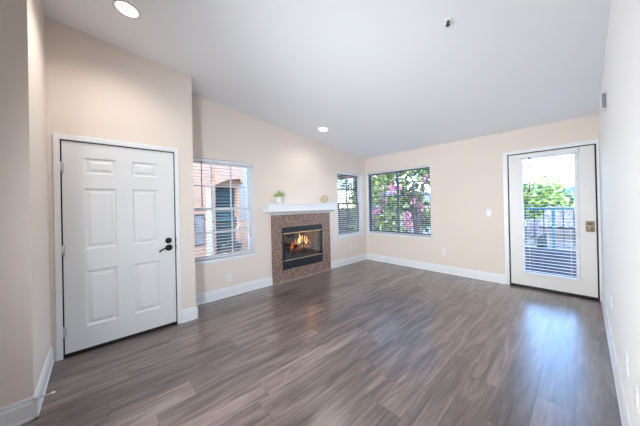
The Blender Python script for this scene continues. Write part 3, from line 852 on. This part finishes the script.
box('soffit', (-1.35, 7.3, 13.56, 14.0, 0.28, 0.34), mat('taupe_soffit', (0.30, 0.25, 0.24), .9), hs)  # soffit in one even taupe colour
box('roof_deck', (-1.30, 7.25, 14.0, 17.5, 0.28, 0.36), ROOF, hs)
hs2 = thing('low_red_roof_house', 'low pale house with red roof left of the mauve house beyond the railing', 'house', (-3.6, 17, -3.1))
box('wall', (-5.5, -1.6, 16.0, 21.0, -3.1, -0.35), STUCCO_L, hs2)
barrel_roof(-5.8, -1.45, 15.6, 18.5, -.32, .42, 0.30, 'tile_roof', hs2)

# foliage ------------------------------------------------------------------
def tree(name, label, cat, base, h, trunk_r, blobs, size, lm, weights=None, blossoms=None, bm_=PINK, group=None, branches=6, trunks=1, lean=0.3):
    t = thing(name, label, cat, base, group)
    b = Vector(base); m = MB()
    for q in range(trunks):
        off = Vector((random.uniform(-.25, .25), random.uniform(-.15, .15), 0)) if trunks > 1 else Vector()
        le = Vector((random.uniform(-lean, lean), random.uniform(-lean, lean) * .5, 0))
        pts = [b + off + le * (k / 5) ** 1.5 + Vector((0, 0, h * k / 5)) for k in range(6)]
        m.tube(pts, [trunk_r * (1 - .12 * k) for k in range(6)], 9)
        for _ in range(branches):
            c = random.choice(blobs); s_ = pts[random.randint(2, 5)]
            e = Vector(c[0]) + Vector([random.uniform(-.6, .6) * c[1][i] for i in range(3)])
            mid = s_.lerp(e, .5) + Vector((random.uniform(-.1, .1), random.uniform(-.1, .1), .12))
            m.tube([s_, mid, e], [trunk_r * .42, trunk_r * .28, trunk_r * .12], 6)
    m.build('trunk', TRUNK, t)
    f = MB()
    for c, r, n in blobs: leaves(f, c, r, n, size, len(lm), weights=weights)
    f.build('foliage', lm, t, merge=False)
    if blossoms:
        g = MB()
        for c, r, n in blossoms: leaves(g, c, r, n, size * .8, len(bm_), aspect=1.1)
        g.build('blossoms', bm_, t, merge=False)
    return t
bl = []
for _ in range(26):
    bl.append(((random.uniform(-5.7, -4.25), random.uniform(7.0, 8.3), random.uniform(-.1, 3.0)), (random.uniform(.3, .55), .4, random.uniform(.25, .45)), 190))
tree('bougainvillea', 'yellow-green bougainvillea with pink blossoms filling the left pane', 'shrub', (-5.0, 7.8, -3.1), 4.2, .06, bl, .10, LG, (2, 4, 6, 4),
     [((-5.45, 7.15, .55), (.25, .15, .30), 75), ((-5.15, 7.1, .95), (.2, .15, .2), 40), ((-5.55, 7.2, 1.05), (.15, .15, .25), 40), ((-4.45, 7.1, 1.75), (.22, .15, .25), 45), ((-4.8, 7.05, 1.25), (.18, .1, .14), 20), ((-4.7, 7.0, 2.5), (.2, .1, .12), 14)], trunks=2, group=None)
bl = []
for _ in range(22):
    bl.append(((random.uniform(-4.2, -2.7), random.uniform(7.0, 8.3), random.uniform(1.0, 3.1)), (random.uniform(.3, .5), .4, random.uniform(.25, .4)), 170))
for _ in range(8):
    bl.append(((random.uniform(-4.0, -2.6), random.uniform(7.4, 8.4), random.uniform(-.3, .9)), (.45, .4, .35), 110))
tree('bougainvillea', 'darker green bougainvillea with magenta blossoms and grey stems filling the right pane', 'shrub', (-3.8, 7.5, -3.1), 4.9, .075, bl, .10, LG, (7, 5, 2, 1),
     [((-3.95, 6.85, 1.98), (.22, .12, .24), 70), ((-3.55, 6.8, .95), (.18, .12, .28), 75), ((-3.9, 6.9, 2.6), (.2, .1, .12), 22), ((-3.1, 6.9, 2.2), (.18, .1, .15), 22), ((-3.2, 6.9, 1.35), (.12, .1, .1), 16), ((-2.85, 6.9, 1.1), (.12, .1, .1), 14), ((-3.45, 6.9, 1.55), (.1, .1, .1), 12)], trunks=4, branches=7)
bl = [((random.uniform(-8.5, -6.4), random.uniform(6.2, 9.5), random.uniform(.8, 3.5)), (.6, .6, .4), 170) for _ in range(34)]
tree('garden_tree', 'straw-coloured airy tree behind the corner window', 'tree', (-7.2, 7.8, -3.1), 4.6, .10, bl, .11, DRYL, (5, 3, 4, 1),
     [((-6.3, 7.45, 2.6), (.3, .3, .25), 30)], trunks=2)
bl = [((random.uniform(-12.6, -10.0), random.uniform(12.0, 15.5), random.uniform(-1.5, 5.0)), (.9, .9, .6), 150) for _ in range(60)]
tree('shade_tree', 'taller pale olive tree farthest back behind the corner window', 'tree', (-11.3, 13.7, -3.1), 6.5, .16, bl, .17, DRYL, (4, 4, 4, 2), trunks=1)
bl = [((random.uniform(-8.3, -5.9), random.uniform(6.0, 9.2), random.uniform(-.7, .75)), (.55, .55, .33), 140) for _ in range(18)]
tree('garden_shrub', 'dark grey low shrub under the straw-coloured tree', 'shrub', (-6.9, 7.4, -3.1), 2.8, .07, bl, .10, [DRYL[3], LG[0], DRYL[1], SHRUBL[2], DRYL[2]], (5, 3, 2, 3, 1))
# trees and hill beyond the balcony
def far_tree(name, label, c, r, n, size, lm, w, grp='trees beyond the tile roofs'):
    bl = [((c[0] + random.uniform(-.7, .7) * r[0], c[1] + random.uniform(-.7, .7) * r[1], c[2] + random.uniform(-.6, .6) * r[2]), (r[0] * .5, r[1] * .5, r[2] * .45), n // 14) for _ in range(14)]
    tree(name, label, 'tree', (c[0], c[1], -3.1), c[2] + 2.8, .16, bl, size, lm, w, group=grp)
far_tree('leafy_tree', 'light green leafy tree left behind the balcony railing', (-3.0, 21, 1.4), (2.2, 1.6, 1.9), 4200, .17, LG, (2, 5, 5, 2))
far_tree('leafy_tree', 'mid green tree behind the tile roof ridge, centre of the door', (-.6, 22, .7), (2.0, 1.6, 1.5), 3800, .17, LG, (3, 6, 4, 1))
far_tree('leafy_tree', 'dark green tree behind the tile roof at the right of the door', (1.9, 23, .6), (2.2, 1.6, 1.4), 3600, .17, LG, (4, 6, 3, 1))
tree('blossom_branch', 'leafy branch with pink blossoms at the top left of the balcony door', 'branch', (-1.72, 7.6, -3.1), 5.4, .03,
     [((-1.25, 7.6, 2.30), (.30, .25, .22), 70), ((-1.4, 7.6, 1.8), (.25, .2, .4), 90), ((-1.55, 7.6, 1.2), (.2, .2, .4), 60)], .07, LG, (4, 4, 3, 1), [((-.92, 7.5, 2.28), (.12, .1, .07), 30)], branches=4, lean=.05)
m = MB(); n = 40; vs, fs = [], []
for i in range(n + 1):
    x = -60 + 110 * i / n; hz = 6.6 + 1.6 * math.sin(i * .55) + .8 * math.sin(i * 1.7 + 1)
    for y, z in ((70, -3.2), (76, hz * .62), (85, hz), (95, -3.2)): vs.append((x, y, z))
for i in range(n):
    for k in range(3): fs.append((i * 4 + k, i * 4 + k + 1, i * 4 + k + 5, i * 4 + k + 4))
m.mesh(vs, fs, True)
struct(m.build('hill', HILL))

# neighbouring peach building outside the near window ----------------------
nb = thing('peach_stucco_building', 'peach stucco building with shuttered turquoise doorway outside the near window', 'building', (-6.7, 2.2, -3.1))
NX = -6.6
wb = MB()
for a in ((-4.0, 1.76, -3.1, 4.5), (2.02, 2.29, -3.1, 4.5), (1.76, 2.02, -3.1, .49), (1.76, 2.02, 1.30, 4.5), (2.29, 2.90, 2.06, 4.5), (2.29, 2.90, -3.1, .22), (2.90, 2.99, -3.1, 4.5)):
    wb.box(NX - .9, NX, a[0], a[1], a[2], a[3])
wb.build('wall', STUCCO, nb)
MB().box(NX - .02, NX + .03, 2.055, 2.205, .10, 1.95).build('pilaster', STUCCO_L, nb)
wf = MB().box(NX - .08, NX - .03, 1.76, 2.02, .49, 1.30).build('window', mat('grey_screen', (0.16, 0.15, 0.16), .6), nb)
MB().box(NX - .035, NX - .01, 1.74, 2.04, 1.27, 1.30).box(NX - .035, NX - .01, 1.74, 2.04, .49, .52).box(NX - .035, NX - .01, 1.74, 1.77, .52, 1.27).box(NX - .035, NX - .01, 2.01, 2.04, .52, 1.27).build('window_frame', RAIL, wf)
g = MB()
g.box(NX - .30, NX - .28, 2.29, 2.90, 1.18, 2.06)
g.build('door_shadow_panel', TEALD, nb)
s = MB()
for k in range(9):
    z = 1.22 + k * .095
    s.mesh([(NX - .20, 2.30, z), (NX - .20, 2.89, z), (NX - .25, 2.30, z + .055), (NX - .25, 2.89, z + .055), (NX - .21, 2.30, z), (NX - .21, 2.89, z), (NX - .26, 2.30, z + .055), (NX - .26, 2.89, z + .055)],
           [(0, 1, 3, 2), (4, 5, 7, 6), (0, 1, 5, 4), (2, 3, 7, 6), (0, 2, 6, 4), (1, 3, 7, 5)])
s.build('shutter', TEAL, nb)
g = MB()
g.box(NX - .16, NX - .10, 2.29, 2.90, 1.09, 1.18).box(NX - .16, NX - .10, 2.29, 2.34, .22, 1.09).box(NX - .16, NX - .10, 2.85, 2.90, .22, 1.09)
for k in range(1, 6): g.box(NX - .14, NX - .12, 2.34 + k * .085 - .010, 2.34 + k * .085 + .010, .22, 1.09)
for k in range(1, 7): g.box(NX - .139, NX - .121, 2.34, 2.85, .22 + k * .125 - .009, .22 + k * .125 + .009)
g.build('gate', TEAL, nb)
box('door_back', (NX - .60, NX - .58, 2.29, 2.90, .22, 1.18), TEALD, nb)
# corbelled soffit above the doorway
MB().prism([(2.30, 2.075), (2.55, 2.19), (2.90, 2.24), (2.99, 2.10), (2.99, 2.60), (2.30, 2.60)], NX, NX + .18, lambda t, p, q: (t, p, q)).build('corbel', STUCCO, nb)
sb = MB().box(NX - 1.4, NX - .5, 2.99, 6.0, -3.1, 4.5).build('sunlit_side_wall', STUCCO_L, nb)  # strong sun on this wall is put into the paler stucco colour
MB().prism([(2.86, -3.1), (4.2, -3.1), (4.2, 1.04), (2.98, 1.04), (2.86, .88)], NX - .4, NX + .06, lambda t, p, q: (t, p, q)).build('parapet', STUCCO, nb)
box('ledge', (NX + .0, NX + .5, 2.2, 3.3, .14, .20), STUCCO_L, nb)
box('ledge_base', (NX + .02, NX + .46, 2.22, 3.28, -3.1, .14), STUCCO, nb)
sh = thing('potted_shrub', 'dark grey-green shrub in a pot on ledge before the turquoise gate', 'shrub', (NX + .25, 2.62, .20))
MB().lathe([(.09, 0), (.13, .01), (.15, .14), (.16, .15), (.14, .15), (.13, .12), (0, .12)], (NX + .25, 2.62, .20)).build('pot', mat('terracotta', (.35, .17, .11), .9), sh)
f = MB(); leaves(f, (NX + .27, 2.60, .42), (.18, .30, .15), 420, .05, 3)
f.build('foliage', SHRUBL, sh, merge=False)

for o_, d_ in ((nb, (0, .02, -.08)), (sh, (0, .02, -.08)), (hs, (0, 0, -.12)), (hs2, (0, 0, -.12))):
    o_.location = Vector(o_.location) + Vector(d_)
for o_ in COL.objects:
    if o_.parent is None and o_.name.split('.')[0] in ('leafy_tree', 'bougainvillea', 'garden_tree', 'garden_shrub', 'blossom_branch'):
        o_.location.z -= .10
